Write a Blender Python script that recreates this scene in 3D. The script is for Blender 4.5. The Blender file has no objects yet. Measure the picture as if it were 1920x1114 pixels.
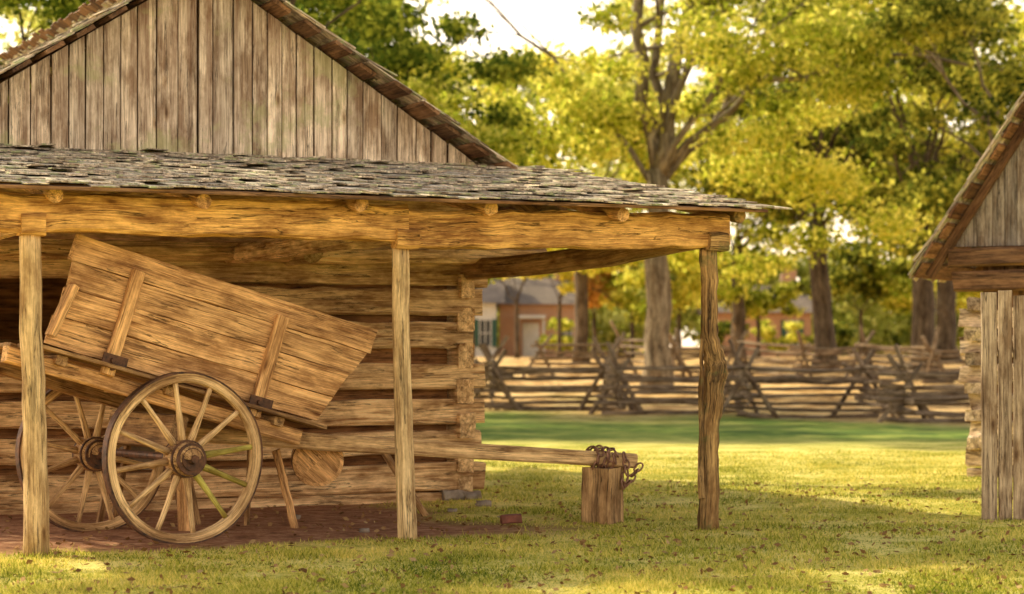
import bpy, math, random
import numpy as np
from mathutils import Vector, Matrix, noise
random.seed(7); np.random.seed(7)
V=Vector
scene=bpy.context.scene
col=scene.collection
# ---------------------------------------------------------------- camera / light
cam=bpy.data.cameras.new("camera"); co=bpy.data.objects.new("camera",cam); col.objects.link(co)
co.location=(0,0,1.45); co.rotation_euler=(math.radians(90),0,0)
cam.lens=75; cam.sensor_width=36; cam.shift_y=0.0536; cam.clip_end=3000
cam.dof.use_dof=True; cam.dof.focus_distance=16.6; cam.dof.aperture_fstop=1.8
scene.camera=co
SUN=V((-0.86,0.50,0)).normalized(); EL=math.radians(37)
sd=V((SUN.x*math.cos(EL),SUN.y*math.cos(EL),math.sin(EL)))
sl=bpy.data.lights.new("sun","SUN"); sl.energy=5; sl.angle=math.radians(0.5); sl.color=(1,0.89,0.60)
so=bpy.data.objects.new("sun",sl); col.objects.link(so); so.rotation_euler=sd.to_track_quat('Z','Y').to_euler()
w=bpy.data.worlds.new("World"); scene.world=w; w.use_nodes=True
nt=w.node_tree; bg=nt.nodes['Background']; sky=nt.nodes.new('ShaderNodeTexSky'); sky.sky_type='NISHITA'
sky.sun_disc=False; sky.sun_elevation=EL; sky.sun_rotation=math.atan2(SUN.x,SUN.y)%(2*math.pi)
sky.dust_density=4; sky.air_density=1.0; sky.ozone_density=0.6
# bright warm haze lying low above the horizon, thinning towards the zenith
tcw=nt.nodes.new('ShaderNodeTexCoord'); sxw=nt.nodes.new('ShaderNodeSeparateXYZ'); nt.links.new(tcw.outputs['Generated'],sxw.inputs[0])
hr=nt.nodes.new('ShaderNodeValToRGB'); nt.links.new(sxw.outputs[2],hr.inputs[0])
e=hr.color_ramp.elements; e[0].position=.14; e[0].color=(1,.80,.56,1); e[1].position=.52; e[1].color=(.05,.05,.045,1)
hm=nt.nodes.new('ShaderNodeVectorMath'); hm.operation='SCALE'; nt.links.new(hr.outputs[0],hm.inputs[0]); hm.inputs['Scale'].default_value=15
hz=nt.nodes.new('ShaderNodeMix'); hz.data_type='RGBA'; hz.blend_type='ADD'; hz.inputs[0].default_value=1
nt.links.new(sky.outputs[0],hz.inputs[6]); nt.links.new(hm.outputs[0],hz.inputs[7])
nt.links.new(hz.outputs[2],bg.inputs[0]); bg.inputs[1].default_value=0.15
scene.view_settings.view_transform='Standard'; scene.view_settings.look='None'; scene.view_settings.exposure=0
# ---------------------------------------------------------------- materials
def newmat(name):
    m=bpy.data.materials.new(name); m.use_nodes=True
    n=m.node_tree.nodes; n.clear()
    return m,n,m.node_tree.links
def ramp(n,stops):
    r=n.new('ShaderNodeValToRGB'); e=r.color_ramp.elements
    while len(e)<len(stops): e.new(0.5)
    for i,(p,c) in enumerate(stops):
        e[i].position=p; e[i].color=(c[0],c[1],c[2],1)
    return r
def math_(n,l,op,a,b=None):
    m=n.new('ShaderNodeMath'); m.operation=op
    for i,x in enumerate((a,b)):
        if x is None: continue
        if isinstance(x,(int,float)): m.inputs[i].default_value=x
        else: l.new(x,m.inputs[i])
    return m.outputs[0]
def mix(n,l,f,a,b,mode='MIX'):
    m=n.new('ShaderNodeMix'); m.data_type='RGBA'; m.blend_type=mode
    for i,x in ((0,f),(6,a),(7,b)):
        if isinstance(x,(int,float)): m.inputs[i].default_value=x
        elif isinstance(x,tuple): m.inputs[i].default_value=(x[0],x[1],x[2],1)
        else: l.new(x,m.inputs[i])
    return m.outputs[2]
def nz(n,l,vec,scale,detail=5,rough=.55,dist=0):
    t=n.new('ShaderNodeTexNoise'); t.inputs['Scale'].default_value=scale; t.inputs['Detail'].default_value=detail
    t.inputs['Roughness'].default_value=rough; t.inputs['Distortion'].default_value=dist
    if vec is not None: l.new(vec,t.inputs['Vector'])
    return t.outputs['Fac']
def vscale(n,l,vec,s):
    m=n.new('ShaderNodeVectorMath'); m.operation='MULTIPLY'; l.new(vec,m.inputs[0]); m.inputs[1].default_value=s
    return m.outputs[0]
def finish(n,l,color,rough=.85,bumpsrc=None,bump=.3,dist=.01,metal=0,spec=.25):
    b=n.new('ShaderNodeBsdfPrincipled'); o=n.new('ShaderNodeOutputMaterial')
    if isinstance(color,tuple): b.inputs['Base Color'].default_value=(*color,1)
    else: l.new(color,b.inputs['Base Color'])
    b.inputs['Roughness'].default_value=rough; b.inputs['Metallic'].default_value=metal
    b.inputs['Specular IOR Level'].default_value=spec
    if bumpsrc is not None:
        bn=n.new('ShaderNodeBump'); bn.inputs['Strength'].default_value=bump; bn.inputs['Distance'].default_value=dist
        l.new(bumpsrc,bn.inputs['Height']); l.new(bn.outputs[0],b.inputs['Normal'])
    l.new(b.outputs[0],o.inputs[0]); return b
def wood(name,dark,light,var=.25,grain=16,stain=None,stainamt=.5,bump=.6,moss=None,knots=True,zstain=None,crack=.85,rough_=0):
    m,n,l=newmat(name)
    a=n.new('ShaderNodeAttribute'); a.attribute_name='gc'; gv=a.outputs['Vector']
    g=nz(n,l,vscale(n,l,gv,(.35,grain,grain)),2.2,9,.72,.35)
    g2=nz(n,l,vscale(n,l,gv,(1.8,grain*6,grain*6)),2.0,3,.7)
    gg=math_(n,l,'ADD',math_(n,l,'MULTIPLY',g,.58),math_(n,l,'MULTIPLY',g2,.42))
    md=tuple((x+y)/2 for x,y in zip(dark,light))
    r=ramp(n,[(.40,dark),(.48,md),(.58,light)]); l.new(gg,r.inputs[0])
    c=r.outputs[0]
    big=nz(n,l,vscale(n,l,gv,(1.3,3.5,3.5)),1.6,8,.68)
    rb=ramp(n,[(.38,(.52,.43,.35)),(.58,(1.16,1.14,1.08))]); l.new(big,rb.inputs[0])
    c=mix(n,l,1,c,rb.outputs[0],'MULTIPLY')
    ge=n.new('ShaderNodeNewGeometry'); ri=ge.outputs['Random Per Island']
    rr=ramp(n,[(0,(1-var,)*3),(.5,(1,1-var*.1,1-var*.2)),(1,(1+var,1+var,1+var*.9))]); l.new(ri,rr.inputs[0])
    c=mix(n,l,1,c,rr.outputs[0],'MULTIPLY')
    ck=nz(n,l,vscale(n,l,gv,(.4,grain*.9,grain*.9)),1.5,5,.6,.35)
    ckd=math_(n,l,'ABSOLUTE',math_(n,l,'SUBTRACT',ck,.5))
    gate=nz(n,l,vscale(n,l,gv,(1.0,5,5)),1.3,2)
    ckd=math_(n,l,'ADD',ckd,math_(n,l,'MULTIPLY',math_(n,l,'LESS_THAN',gate,.48),.05))
    ckr=ramp(n,[(.0,(1-crack,)*3),(.013,(1,1,1))]); l.new(ckd,ckr.inputs[0])
    c=mix(n,l,1,c,ckr.outputs[0],'MULTIPLY')
    if stain:
        s=nz(n,l,vscale(n,l,gv,(.8,6,6)),1.7,6,.65,.5)
        sr=ramp(n,[(.53,(0,0,0)),(.67,(stainamt,)*3)]); l.new(s,sr.inputs[0])
        c=mix(n,l,sr.outputs[0],c,stain)
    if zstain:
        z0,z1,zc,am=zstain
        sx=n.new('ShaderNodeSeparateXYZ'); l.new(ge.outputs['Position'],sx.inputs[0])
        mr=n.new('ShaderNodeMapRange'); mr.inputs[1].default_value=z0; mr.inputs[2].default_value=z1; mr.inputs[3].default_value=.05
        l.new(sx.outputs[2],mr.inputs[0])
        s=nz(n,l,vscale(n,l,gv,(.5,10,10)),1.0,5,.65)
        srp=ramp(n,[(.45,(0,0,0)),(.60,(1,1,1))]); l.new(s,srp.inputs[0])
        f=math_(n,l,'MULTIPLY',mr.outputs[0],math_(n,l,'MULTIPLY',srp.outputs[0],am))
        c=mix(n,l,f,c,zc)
    if moss:
        ms=nz(n,l,ge.outputs['Position'],moss[1],6,.7)
        mr2=ramp(n,[(moss[2],(0,0,0)),(moss[2]+.07,(moss[3],)*3)]); l.new(ms,mr2.inputs[0])
        c=mix(n,l,mr2.outputs[0],c,moss[0])
    if knots:
        vo=n.new('ShaderNodeTexVoronoi'); l.new(vscale(n,l,gv,(1.6,4.5,4.5)),vo.inputs['Vector']); vo.inputs['Scale'].default_value=1.1
        kr=ramp(n,[(.04,(.30,.20,.14)),(.09,(.75,.66,.55)),(.16,(1,1,1))]); l.new(vo.outputs['Distance'],kr.inputs[0])
        c=mix(n,l,.85,c,kr.outputs[0],'MULTIPLY')
    hh=math_(n,l,'MULTIPLY',gg,ckr.outputs[0])
    if rough_:
        hh=math_(n,l,'ADD',hh,math_(n,l,'MULTIPLY',nz(n,l,vscale(n,l,gv,(9,9,9)),1.0,4,.6),rough_))
    finish(n,l,c,.82,hh,bump,.016)
    return m
M={}
M['beam']=wood('hewn_beam_wood',(.34,.155,.045),(.96,.58,.19),.12,9,(.22,.09,.03),.7,.8,rough_=1.2)
M['log']=wood('hewn_log_wood',(.34,.165,.06),(.99,.70,.38),.15,9,(.20,.09,.035),.6,.8,rough_=1.0)
M['post']=wood('peeled_post_wood',(.34,.21,.09),(.92,.69,.38),.1,14,(.17,.11,.05),.5,.8)
M['bark']=wood('twisted_post_wood',(.10,.055,.022),(.56,.35,.14),.1,9,(.05,.03,.015),.9,1,moss=((.15,.15,.05),3,.54,.6))
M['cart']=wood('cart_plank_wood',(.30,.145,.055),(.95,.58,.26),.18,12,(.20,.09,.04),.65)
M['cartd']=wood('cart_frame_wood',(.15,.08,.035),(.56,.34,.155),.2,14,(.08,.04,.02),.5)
M['block']=wood('dark_block_wood',(.16,.09,.04),(.60,.38,.18),.1,10,(.09,.05,.025),.7)
M['wheel']=wood('wheel_wood',(.32,.18,.075),(.92,.65,.34),.15,14,(.17,.10,.05),.5,.4,knots=False)
M['mossy']=wood('mossy_spoke_wood',(.30,.27,.05),(.70,.62,.16),.1,14,None,.5,.4,knots=False)
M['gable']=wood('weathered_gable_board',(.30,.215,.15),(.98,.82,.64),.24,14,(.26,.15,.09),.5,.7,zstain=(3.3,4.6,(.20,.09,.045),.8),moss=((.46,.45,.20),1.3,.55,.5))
M['shingle']=wood('lichened_shingle',(.14,.11,.08),(.82,.70,.55),.38,10,(.07,.05,.035),.6,.8,moss=((.40,.44,.20),8,.53,.75),knots=False)
M['lath']=wood('roof_lath_wood',(.06,.032,.018),(.32,.175,.085),.35,10,knots=False)
M['lathw']=wood('warm_roof_lath_wood',(.09,.045,.02),(.36,.19,.09),.45,10,knots=False)
M['grey']=wood('grey_weathered_wood',(.12,.10,.08),(.50,.42,.34),.2,12,(.06,.05,.04),.5)
M['palelog']=wood('sunlit_tone_log_wood',(.28,.20,.13),(.86,.68,.48),.25,7,(.12,.08,.045),.8,1,rough_=1.0)  # pale tone stands in for sunlight on the barn logs
M['fence']=wood('fence_rail_wood',(.055,.042,.03),(.36,.28,.20),.55,8,(.035,.028,.02),.5,knots=False)
M['plank']=wood('grey_plank_wood',(.16,.11,.07),(.60,.47,.33),.18,14,(.09,.06,.035),.6)
M['trunk']=wood('tree_bark',(.085,.07,.048),(.36,.29,.20),.1,4,(.05,.04,.025),.5,1,knots=False)
M['trunkd']=wood('dark_tree_bark',(.04,.03,.02),(.18,.13,.085),.1,4,(.02,.016,.012),.5,1,knots=False)
M['chink']=wood('shaded_chinking_slab_wood',(.10,.042,.016),(.36,.17,.065),.3,8)  # slab wood coloured darker to deepen the shade behind the cart
def simple(name,c1,c2,scale=6,rough=.8,metal=0,bump=.4,spec=.3):
    m,n,l=newmat(name); ge=n.new('ShaderNodeNewGeometry')
    f=nz(n,l,ge.outputs['Position'],scale,6,.65); r=ramp(n,[(.35,c1),(.65,c2)]); l.new(f,r.inputs[0])
    finish(n,l,r.outputs[0],rough,f,bump,.01,metal,spec); return m
M['iron']=simple('rusty_iron',(.035,.022,.018),(.18,.08,.04),14,.6,.4)
M['chain']=simple('rusty_chain_iron',(.13,.06,.035),(.38,.19,.11),20,.55,.2,spec=.5)
M['stone']=simple('field_stone',(.17,.13,.095),(.38,.30,.22),7)
M['rockr']=simple('red_clay_brick',(.14,.05,.03),(.28,.10,.06),12)
M['white']=simple('white_paint',(.6,.55,.47),(.72,.66,.58),3)
M['green']=simple('green_shutter_paint',(.04,.09,.06),(.05,.12,.08),3)
M['roofd']=simple('brown_roof_shingle',(.16,.12,.09),(.26,.20,.15),3)
m,n,l=newmat('window_glass'); finish(n,l,(.05,.05,.05),.2,spec=.4); M['glass']=m
def brick():
    m,n,l=newmat('red_brick'); tc=n.new('ShaderNodeTexCoord'); b=n.new('ShaderNodeTexBrick')
    mp=n.new('ShaderNodeMapping'); mp.inputs['Rotation'].default_value=(math.pi/2,0,0); l.new(tc.outputs['Object'],mp.inputs[0]); l.new(mp.outputs[0],b.inputs['Vector'])
    b.inputs['Color1'].default_value=(.46,.21,.11,1); b.inputs['Color2'].default_value=(.56,.28,.14,1); b.inputs['Mortar'].default_value=(.56,.44,.3,1)
    b.inputs['Scale'].default_value=5; finish(n,l,b.outputs[0],.9); return m
M['brick']=brick()
def leaf(name,stops,scale=.35,trans=.5):
    m,n,l=newmat(name); ge=n.new('ShaderNodeNewGeometry')
    f=nz(n,l,ge.outputs['Position'],scale,4,.6)
    f=math_(n,l,'ADD',math_(n,l,'MULTIPLY',f,1.15),math_(n,l,'MULTIPLY',ge.outputs['Random Per Island'],.5))
    f=math_(n,l,'SUBTRACT',f,.3)
    r=ramp(n,stops); l.new(f,r.inputs[0])
    d=n.new('ShaderNodeBsdfDiffuse'); t=n.new('ShaderNodeBsdfTranslucent'); ms=n.new('ShaderNodeMixShader'); o=n.new('ShaderNodeOutputMaterial')
    l.new(r.outputs[0],d.inputs[0]); l.new(r.outputs[0],t.inputs[0]); ms.inputs[0].default_value=trans
    l.new(d.outputs[0],ms.inputs[1]); l.new(t.outputs[0],ms.inputs[2]); l.new(ms.outputs[0],o.inputs[0])
    return m
M['ly']=leaf('yellow_green_leaves',[(.2,(.10,.14,.015)),(.45,(.48,.52,.045)),(.72,(.97,.88,.18))],trans=.65)
M['lg']=leaf('green_leaves',[(.2,(.03,.06,.012)),(.5,(.15,.21,.025)),(.82,(.66,.66,.09))],trans=.6)
M['ld']=leaf('dark_olive_leaves',[(.2,(.025,.04,.008)),(.5,(.14,.17,.022)),(.82,(.72,.66,.10))],trans=.65)
M['lo']=leaf('orange_leaves',[(.2,(.35,.17,.03)),(.5,(.68,.34,.07)),(.85,(.85,.55,.15))])
M['lfar']=leaf('distant_leaves',[(.2,(.12,.15,.03)),(.5,(.50,.52,.10)),(.85,(.95,.88,.30))],.12,.65)
M['blade']=leaf('grass_blades',[(.2,(.08,.13,.016)),(.48,(.42,.42,.05)),(.78,(.90,.74,.20))],.6,.45)
M['fall']=leaf('fallen_leaves',[(.2,(.14,.07,.025)),(.5,(.28,.15,.06)),(.85,(.50,.34,.15))],2,.1)
# ---------------------------------------------------------------- mesh builder
class MB:
    def __init__(s): s.v=[];s.f=[];s.g=[];s.mi=[]
    def loft(s,rings,gs,m=0,cap=True,closed=False):
        b=len(s.v); n=len(rings[0])
        for r,g in zip(rings,gs): s.v+=r; s.g+=g
        k=len(rings)
        for i in range(k if closed else k-1):
            for j in range(n):
                a=b+i*n+j; a2=b+i*n+(j+1)%n; c=b+((i+1)%k)*n+(j+1)%n; d=b+((i+1)%k)*n+j
                s.f.append((a,a2,c,d)); s.mi.append(m)
        if cap and not closed:
            s.f.append(tuple(b+j for j in reversed(range(n)))); s.mi.append(m)
            s.f.append(tuple(b+(k-1)*n+j for j in range(n))); s.mi.append(m)
    def beam(s,p0,p1,w,h,up=(0,0,1),segs=1,jit=0,ch=.12,m=0,taper=1,bow=0):
        p0=V(p0);p1=V(p1);d=p1-p0;L=d.length;d.normalize();up=V(up)
        side=d.cross(up).normalized(); uv=side.cross(d).normalized(); c=ch*min(w,h)
        ro=V((random.uniform(0,50),random.uniform(0,50),random.uniform(0,50)))
        rings=[];gs=[]
        for i in range(segs+1):
            t=i/segs; k=1+(taper-1)*t; ww=w*k/2;hh=h*k/2
            sec=[(-ww+c,-hh),(ww-c,-hh),(ww,-hh+c),(ww,hh-c),(ww-c,hh),(-ww+c,hh),(-ww,hh-c),(-ww,-hh+c)]
            j1=random.uniform(-jit,jit);j2=random.uniform(-jit,jit)
            cen=p0+d*(L*t)+uv*(bow*math.sin(math.pi*t)+j1*.6)+side*j2*.6
            r=[];g=[]
            for (a,b) in sec:
                a+=random.uniform(-jit,jit)*.6;b+=random.uniform(-jit,jit)*.6
                e=random.uniform(-jit,jit) if i in(0,segs) else 0
                r.append(cen+side*a+uv*b+d*e); g.append(V((L*t,a,b))+ro)
            rings.append(r);gs.append(g)
        s.loft(rings,gs,m)
    def tube(s,pts,rad,n=8,jit=0,m=0,closed=False):
        pts=[V(p) for p in pts]; k=len(pts)
        if isinstance(rad,(int,float)): rad=[rad]*k
        ro=V((random.uniform(0,50),random.uniform(0,50),random.uniform(0,50)))
        rings=[];gs=[];L=0; prev=None
        for i,p in enumerate(pts):
            if closed: d=pts[(i+1)%k]-pts[i-1]
            else: d=pts[min(i+1,k-1)]-pts[max(i-1,0)]
            if d.length<1e-6: d=V((0,0,1)) if prev is None else dlast
            d=d.normalized(); dlast=d
            if i: L+=(p-pts[i-1]).length
            if prev is None:
                a=d.orthogonal().normalized()
            else:
                a=(prev-d*prev.dot(d)).normalized()
            prev=a; b=d.cross(a); r=[];g=[]
            for j in range(n):
                an=2*math.pi*j/n; rr=rad[i]*(1+random.uniform(-jit,jit))
                o=a*math.cos(an)*rr+b*math.sin(an)*rr
                r.append(p+o); g.append(V((L,math.cos(an)*rad[i],math.sin(an)*rad[i]))+ro)
            rings.append(r);gs.append(g)
        s.loft(rings,gs,m,closed=closed)
    def hexa(s,bot,top,m=0):
        ro=V((random.uniform(0,50),random.uniform(0,50),random.uniform(0,50)))
        bot=[V(p) for p in bot];top=[V(p) for p in top]
        ax=(bot[1]-bot[0]).normalized(); ay=(bot[3]-bot[0]).normalized()
        az=((top[0]-bot[0])).normalized()
        g=lambda p: V(((p-bot[0]).dot(az),(p-bot[0]).dot(ax),(p-bot[0]).dot(ay)))+ro
        s.loft([bot,top],[[g(p) for p in bot],[g(p) for p in top]],m)
    def build(s,name,mats,parent=None,smooth=False,**kw):
        me=bpy.data.meshes.new(name); me.from_pydata([tuple(v) for v in s.v],[],s.f); 
        for mm in (mats if isinstance(mats,list) else [mats]): me.materials.append(M[mm])
        me.polygons.foreach_set('material_index',s.mi)
        at=me.attributes.new('gc','FLOAT_VECTOR','POINT'); at.data.foreach_set('vector',np.array([c for g in s.g for c in g],dtype=np.float32))
        if smooth: me.polygons.foreach_set('use_smooth',[True]*len(me.polygons))
        me.update()
        o=bpy.data.objects.new(name,me); col.objects.link(o); put(o,parent,**kw); return o
def put(o,parent=None,**kw):
    if parent is not None:
        o.parent=parent
        mw=Matrix.Translation(parent['_b']) if '_b' in parent else Matrix()
        o.matrix_parent_inverse=mw.inverted()
    for k,v in kw.items(): o[k]=v
def empty(name,loc,parent=None,**kw):
    e=bpy.data.objects.new(name,None); col.objects.link(e); e.empty_display_size=.3
    e.location=loc; e['_b']=list(loc)
    if parent is not None: put(e,parent)
    for k,v in kw.items(): e[k]=v
    return e
# shed frame: U along the front beam, D back toward the cabin
O=V((1.64,17.7,0)); U=V((.903,.430,0)); D=V((-.430,.903,0))
def S(u,v,z): return O+U*u+D*v+V((0,0,z))
# ---------------------------------------------------------------- ground
def sstep(a,b,x):
    t=min(1,max(0,(x-a)/(b-a))); return t*t*(3-2*t)
def gz(x,y):
    z=1.2*sstep(48,85,y)+ .8*sstep(85,200,y)
    z+=.03*noise.noise(V((x*.35,y*.35,0)))+.012*noise.noise(V((x*1.7,y*1.7,3)))
    return z-.012
def dirtf(x,y):
    dx=x-1.64;dy=y-17.7;u=dx*.903+dy*.43;v=-dx*.43+dy*.903
    nn=noise.noise(V((x*1.1,y*1.1,5)))*.55+noise.noise(V((x*4,y*4,9)))*.35
    a=min(sstep(-.25,.5,v+nn*.7),1-sstep(4.2,4.8,v))*(1-sstep(-1.9,-.5,u+nn))
    b=max(0,1-math.hypot((x+.2)/1.3,(y-17.8)/.8))*1.2
    return max(a,min(1,b+nn*.6 if b>0 else 0))
def axis(parts):
    r=[]
    for a,b,st in parts:
        k=max(1,round((b-a)/st)); r+=[a+(b-a)*i/k for i in range(k)]
    r.append(parts[-1][1]); return r
xs=axis([(-900,-100,100),(-100,-30,10),(-30,-7,1),(-7,8,.16),(8,30,1),(30,100,10),(100,900,100)])
ys=axis([(-60,0,10),(0,11,1),(11,24,.16),(24,50,.6),(50,110,1.5),(110,300,15),(300,1500,120)])
vs=[];fs=[];da=[];la=[]
for y in ys:
    for x in xs:
        vs.append((x,y,gz(x,y))); da.append(dirtf(x,y) if 10<y<26 and -9<x<6 else 0)
        q=y+(x-4)*.75
        la.append(max(0,min(1,sstep(43,52,q)+.8*noise.noise(V((x*.3,y*.15,1)))*sstep(39,46,q)*(1-sstep(55,60,q)))))
nx=len(xs)
for j in range(len(ys)-1):
    for i in range(nx-1): fs.append((j*nx+i,j*nx+i+1,(j+1)*nx+i+1,(j+1)*nx+i))
me=bpy.data.meshes.new('ground'); me.from_pydata(vs,[],fs)
for nm,arr in (('dirt',da),('litter',la)):
    a=me.attributes.new(nm,'FLOAT','POINT'); a.data.foreach_set('value',arr)
me.polygons.foreach_set('use_smooth',[True]*len(me.polygons))
m,n,l=newmat('ground_grass_and_dirt')
ge=n.new('ShaderNodeNewGeometry'); P=ge.outputs['Position']
a1=n.new('ShaderNodeAttribute');a1.attribute_name='dirt'; a2=n.new('ShaderNodeAttribute');a2.attribute_name='litter'
fine=nz(n,l,P,22,6,.75); med=nz(n,l,P,1.3,5,.65); big=nz(n,l,vscale(n,l,P,(.5,1.3,1)),.35,6,.7)
gr=ramp(n,[(.37,(.10,.15,.018)),(.455,(.46,.43,.055)),(.55,(.97,.80,.24))])
gf=math_(n,l,'ADD',math_(n,l,'MULTIPLY',fine,.40),math_(n,l,'MULTIPLY',math_(n,l,'ADD',med,big),.30)); l.new(gf,gr.inputs[0])
sx=n.new('ShaderNodeSeparateXYZ'); l.new(P,sx.inputs[0])
mr=n.new('ShaderNodeMapRange'); mr.inputs[1].default_value=32; mr.inputs[2].default_value=37; l.new(sx.outputs[1],mr.inputs[0])  # sunlit near strip and shaded far lawn are put into the colour by distance
gff=math_(n,l,'ADD',math_(n,l,'MULTIPLY',med,.45),math_(n,l,'MULTIPLY',big,.55))
gfar_shade=ramp(n,[(.42,(.08,.14,.03)),(.5,(.18,.26,.045)),(.60,(.44,.44,.10))]); l.new(gff,gfar_shade.inputs[0])  # darker green carries the tree shade on the far lawn
g=mix(n,l,mr.outputs[0],gr.outputs[0],gfar_shade.outputs[0])
dr=ramp(n,[(.35,(.14,.06,.03)),(.5,(.36,.17,.085)),(.68,(.62,.37,.21))]); l.new(nz(n,l,P,5,10,.8),dr.inputs[0])
lr=ramp(n,[(.41,(.20,.11,.035)),(.49,(.62,.36,.14)),(.58,(.98,.70,.34))]); l.new(nz(n,l,P,1.2,8,.8),lr.inputs[0])
c=mix(n,l,a1.outputs['Fac'],g,dr.outputs[0]); c=mix(n,l,a2.outputs['Fac'],c,lr.outputs[0])
finish(n,l,c,.95,fine,.8,.03,spec=.1)
me.materials.append(m); go=bpy.data.objects.new('ground',me); col.objects.link(go); go['kind']='structure'
# ---------------------------------------------------------------- scatter meshes
def quads(name,P4,mat,parent=None,**kw):
    N=P4.shape[0]; k=P4.shape[1]
    me=bpy.data.meshes.new(name); me.vertices.add(N*k); me.vertices.foreach_set('co',P4.reshape(-1).astype(np.float32))
    me.loops.add(N*k); me.loops.foreach_set('vertex_index',np.arange(N*k,dtype=np.int32))
    me.polygons.add(N); me.polygons.foreach_set('loop_start',np.arange(0,N*k,k,dtype=np.int32)); me.polygons.foreach_set('loop_total',np.full(N,k,dtype=np.int32))
    me.materials.append(M[mat]); me.update(calc_edges=True)
    o=bpy.data.objects.new(name,me); col.objects.link(o); put(o,parent,**kw); return o
def leafquads(C,size,flat=None):
    N=len(C); a=np.random.normal(size=(N,3)); 
    if flat is not None: a[:,2]*=flat
    a/=np.linalg.norm(a,axis=1)[:,None]
    b=np.random.normal(size=(N,3))
    if flat is not None: b[:,2]*=flat
    b-=a*(a*b).sum(1)[:,None]; b/=np.linalg.norm(b,axis=1)[:,None]
    s=(size*np.random.uniform(.6,1.3,N))[:,None]
    return np.stack([C+a*s*.6,C+b*s*.36,C-a*s*.6,C-b*s*.36],axis=1)
def grass():
    N=270000
    y=12.2+ (np.random.rand(N)**1.5)*19; hw=y*.25
    x=np.random.uniform(-1,1,N)*hw
    keep=np.ones(N,bool); z=np.zeros(N)
    for i in range(N):
        z[i]=gz(x[i],y[i]); d=dirtf(x[i],y[i])
        if random.random()<d*1.15: keep[i]=False
    cl=np.array([noise.noise(V((a*1.6,b*1.6,7)))+.5*noise.noise(V((a*5,b*5,2))) for a,b in zip(x,y)])
    x,y,z,cl=x[keep],y[keep],z[keep],cl[keep]; N=len(x)
    h=np.random.uniform(.012,.036,N)*(1+1.1*np.clip(cl,-.7,1)); h[np.random.rand(N)<.015]*=2.3
    an=np.random.uniform(0,2*np.pi,N); wd=np.random.uniform(.003,.007,N)
    B=np.stack([x,y,z-.004],1); sx=np.stack([np.cos(an)*wd,np.sin(an)*wd,0*wd],1)
    le=np.stack([np.random.normal(0,.45,N)*h,np.random.normal(0,.45,N)*h,h],1)
    quads('grass',np.stack([B-sx,B+sx,B+le],1),'blade',kind='stuff')
grass()
def fallen():
    N=2800; y=12.2+np.random.rand(N)**1.2*12; x=np.random.uniform(-1,1,N)*y*.25
    z=np.array([gz(a,b) for a,b in zip(x,y)])+np.random.uniform(.006,.03,N)
    quads('fallen_leaves',leafquads(np.stack([x,y,z],1),.045,.3),'fall',kind='stuff')
fallen()
# ---------------------------------------------------------------- shingle slope
def shingles(mb,p0,along,up,La,Lu,wd=.12,ln=.5,step=.2,th=.018,lift=.0,m=0,edge=.04,curl=.012):
    along=V(along).normalized();up=V(up).normalized();nrm=along.cross(up).normalized()
    if nrm.z<0: nrm=-nrm
    d=0
    while d<Lu:
        a=random.uniform(-.05,0)
        while a<La:
            wv=wd*random.uniform(.6,1.4); e=random.uniform(-edge,edge); 
            t=random.uniform(.7,1.4)*th; cur=random.uniform(0,curl)
            if random.random()<.06: cur+=random.uniform(.01,.035); e-=.03
            q0=p0+along*(a+.002)+up*(d+e); q1=p0+along*(a+wv-.002)+up*(d+e+random.uniform(-.02,.02))
            u1=up*min(ln,Lu-d+.1)
            lo=nrm*(lift+t*1.3+cur); hi=nrm*(lift+.004)
            tw=nrm*random.uniform(-.007,.007)
            mb.hexa([q0+lo,q1+lo+tw,q1+lo+tw+nrm*t,q0+lo+nrm*t],[q0+u1+hi,q1+u1+hi,q1+u1+hi+nrm*t,q0+u1+hi+nrm*t],m)
            a+=wv
        d+=step*random.uniform(.93,1.07)
# ---------------------------------------------------------------- cabin with lean-to
cabin=empty('log_cabin',S(-2.9,2,0),label='weathered log cabin with boarded gable and shingled open lean-to',category='cabin')
VW=4.0; UR=-.38; UL=-5.9; CD=7.6
mb=MB()
zc=[.0,.2,.55,.88,1.22,1.60,1.935,2.25,2.58,2.9]
hh=[.16,.27,.23,.24,.25,.25,.25,.27,.26,.24]
for z,h in zip(zc,hh):
    e=UR+.06+random.uniform(-.10,.09)+(z-1)*.03
    ul=-4.25 if 1.3<z<2.1 else UL-.2  # logs cut short to leave an added dark opening
    mb.beam(S(ul,VW,z),S(e,VW,z+random.uniform(-.03,.03)),.25,h,segs=14,jit=.015,ch=.09)
    mb.beam(S(UL-.2,VW+CD,z),S(e,VW+CD,z),.2,h,segs=4,jit=.015)
mb2=MB(); mb3=MB()
for i in range(len(zc)-1):
    z=(zc[i]+zc[i+1])/2
    for uu in (UR-.10,UL):
        mb.beam(S(uu,VW-.13-random.uniform(0,.06),z+.01),S(uu,VW+CD+.2,z),.17+random.uniform(-.03,.02),.24,segs=6,jit=.014,ch=.08)
    ul=-4.25 if 1.3<z<2.15 else UL
    mb2.beam(S(ul,VW+.08,z),S(UR-.22,VW+.08,z+random.uniform(-.01,.01)),.05,.24,segs=6,jit=.008)
    mb3.beam(S(UL,VW+CD-.12,z),S(UR-.22,VW+CD-.12,z),.04,.34)
mb.build('log_wall','log',cabin); mb2.build('chinking','chink',cabin); mb3.build('back_wall','chink',cabin)
mb=MB()
mb.beam(S(-4.27,VW,1.3),S(-4.27,VW,2.15),.08,.26,up=D,ch=.08,segs=2,jit=.004); mb.beam(S(-5.9,VW,1.38),S(-4.3,VW,1.38),.26,.06,ch=.08)
mb.build('dark_opening_frame','cartd',cabin)  # trim of the opening added to make the far-left wall dark
AP=-3.135; ZA=5.02; SL=.62
def rz(u): return ZA-SL*abs(u-AP)
mb=MB(); u=UL+.05
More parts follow.
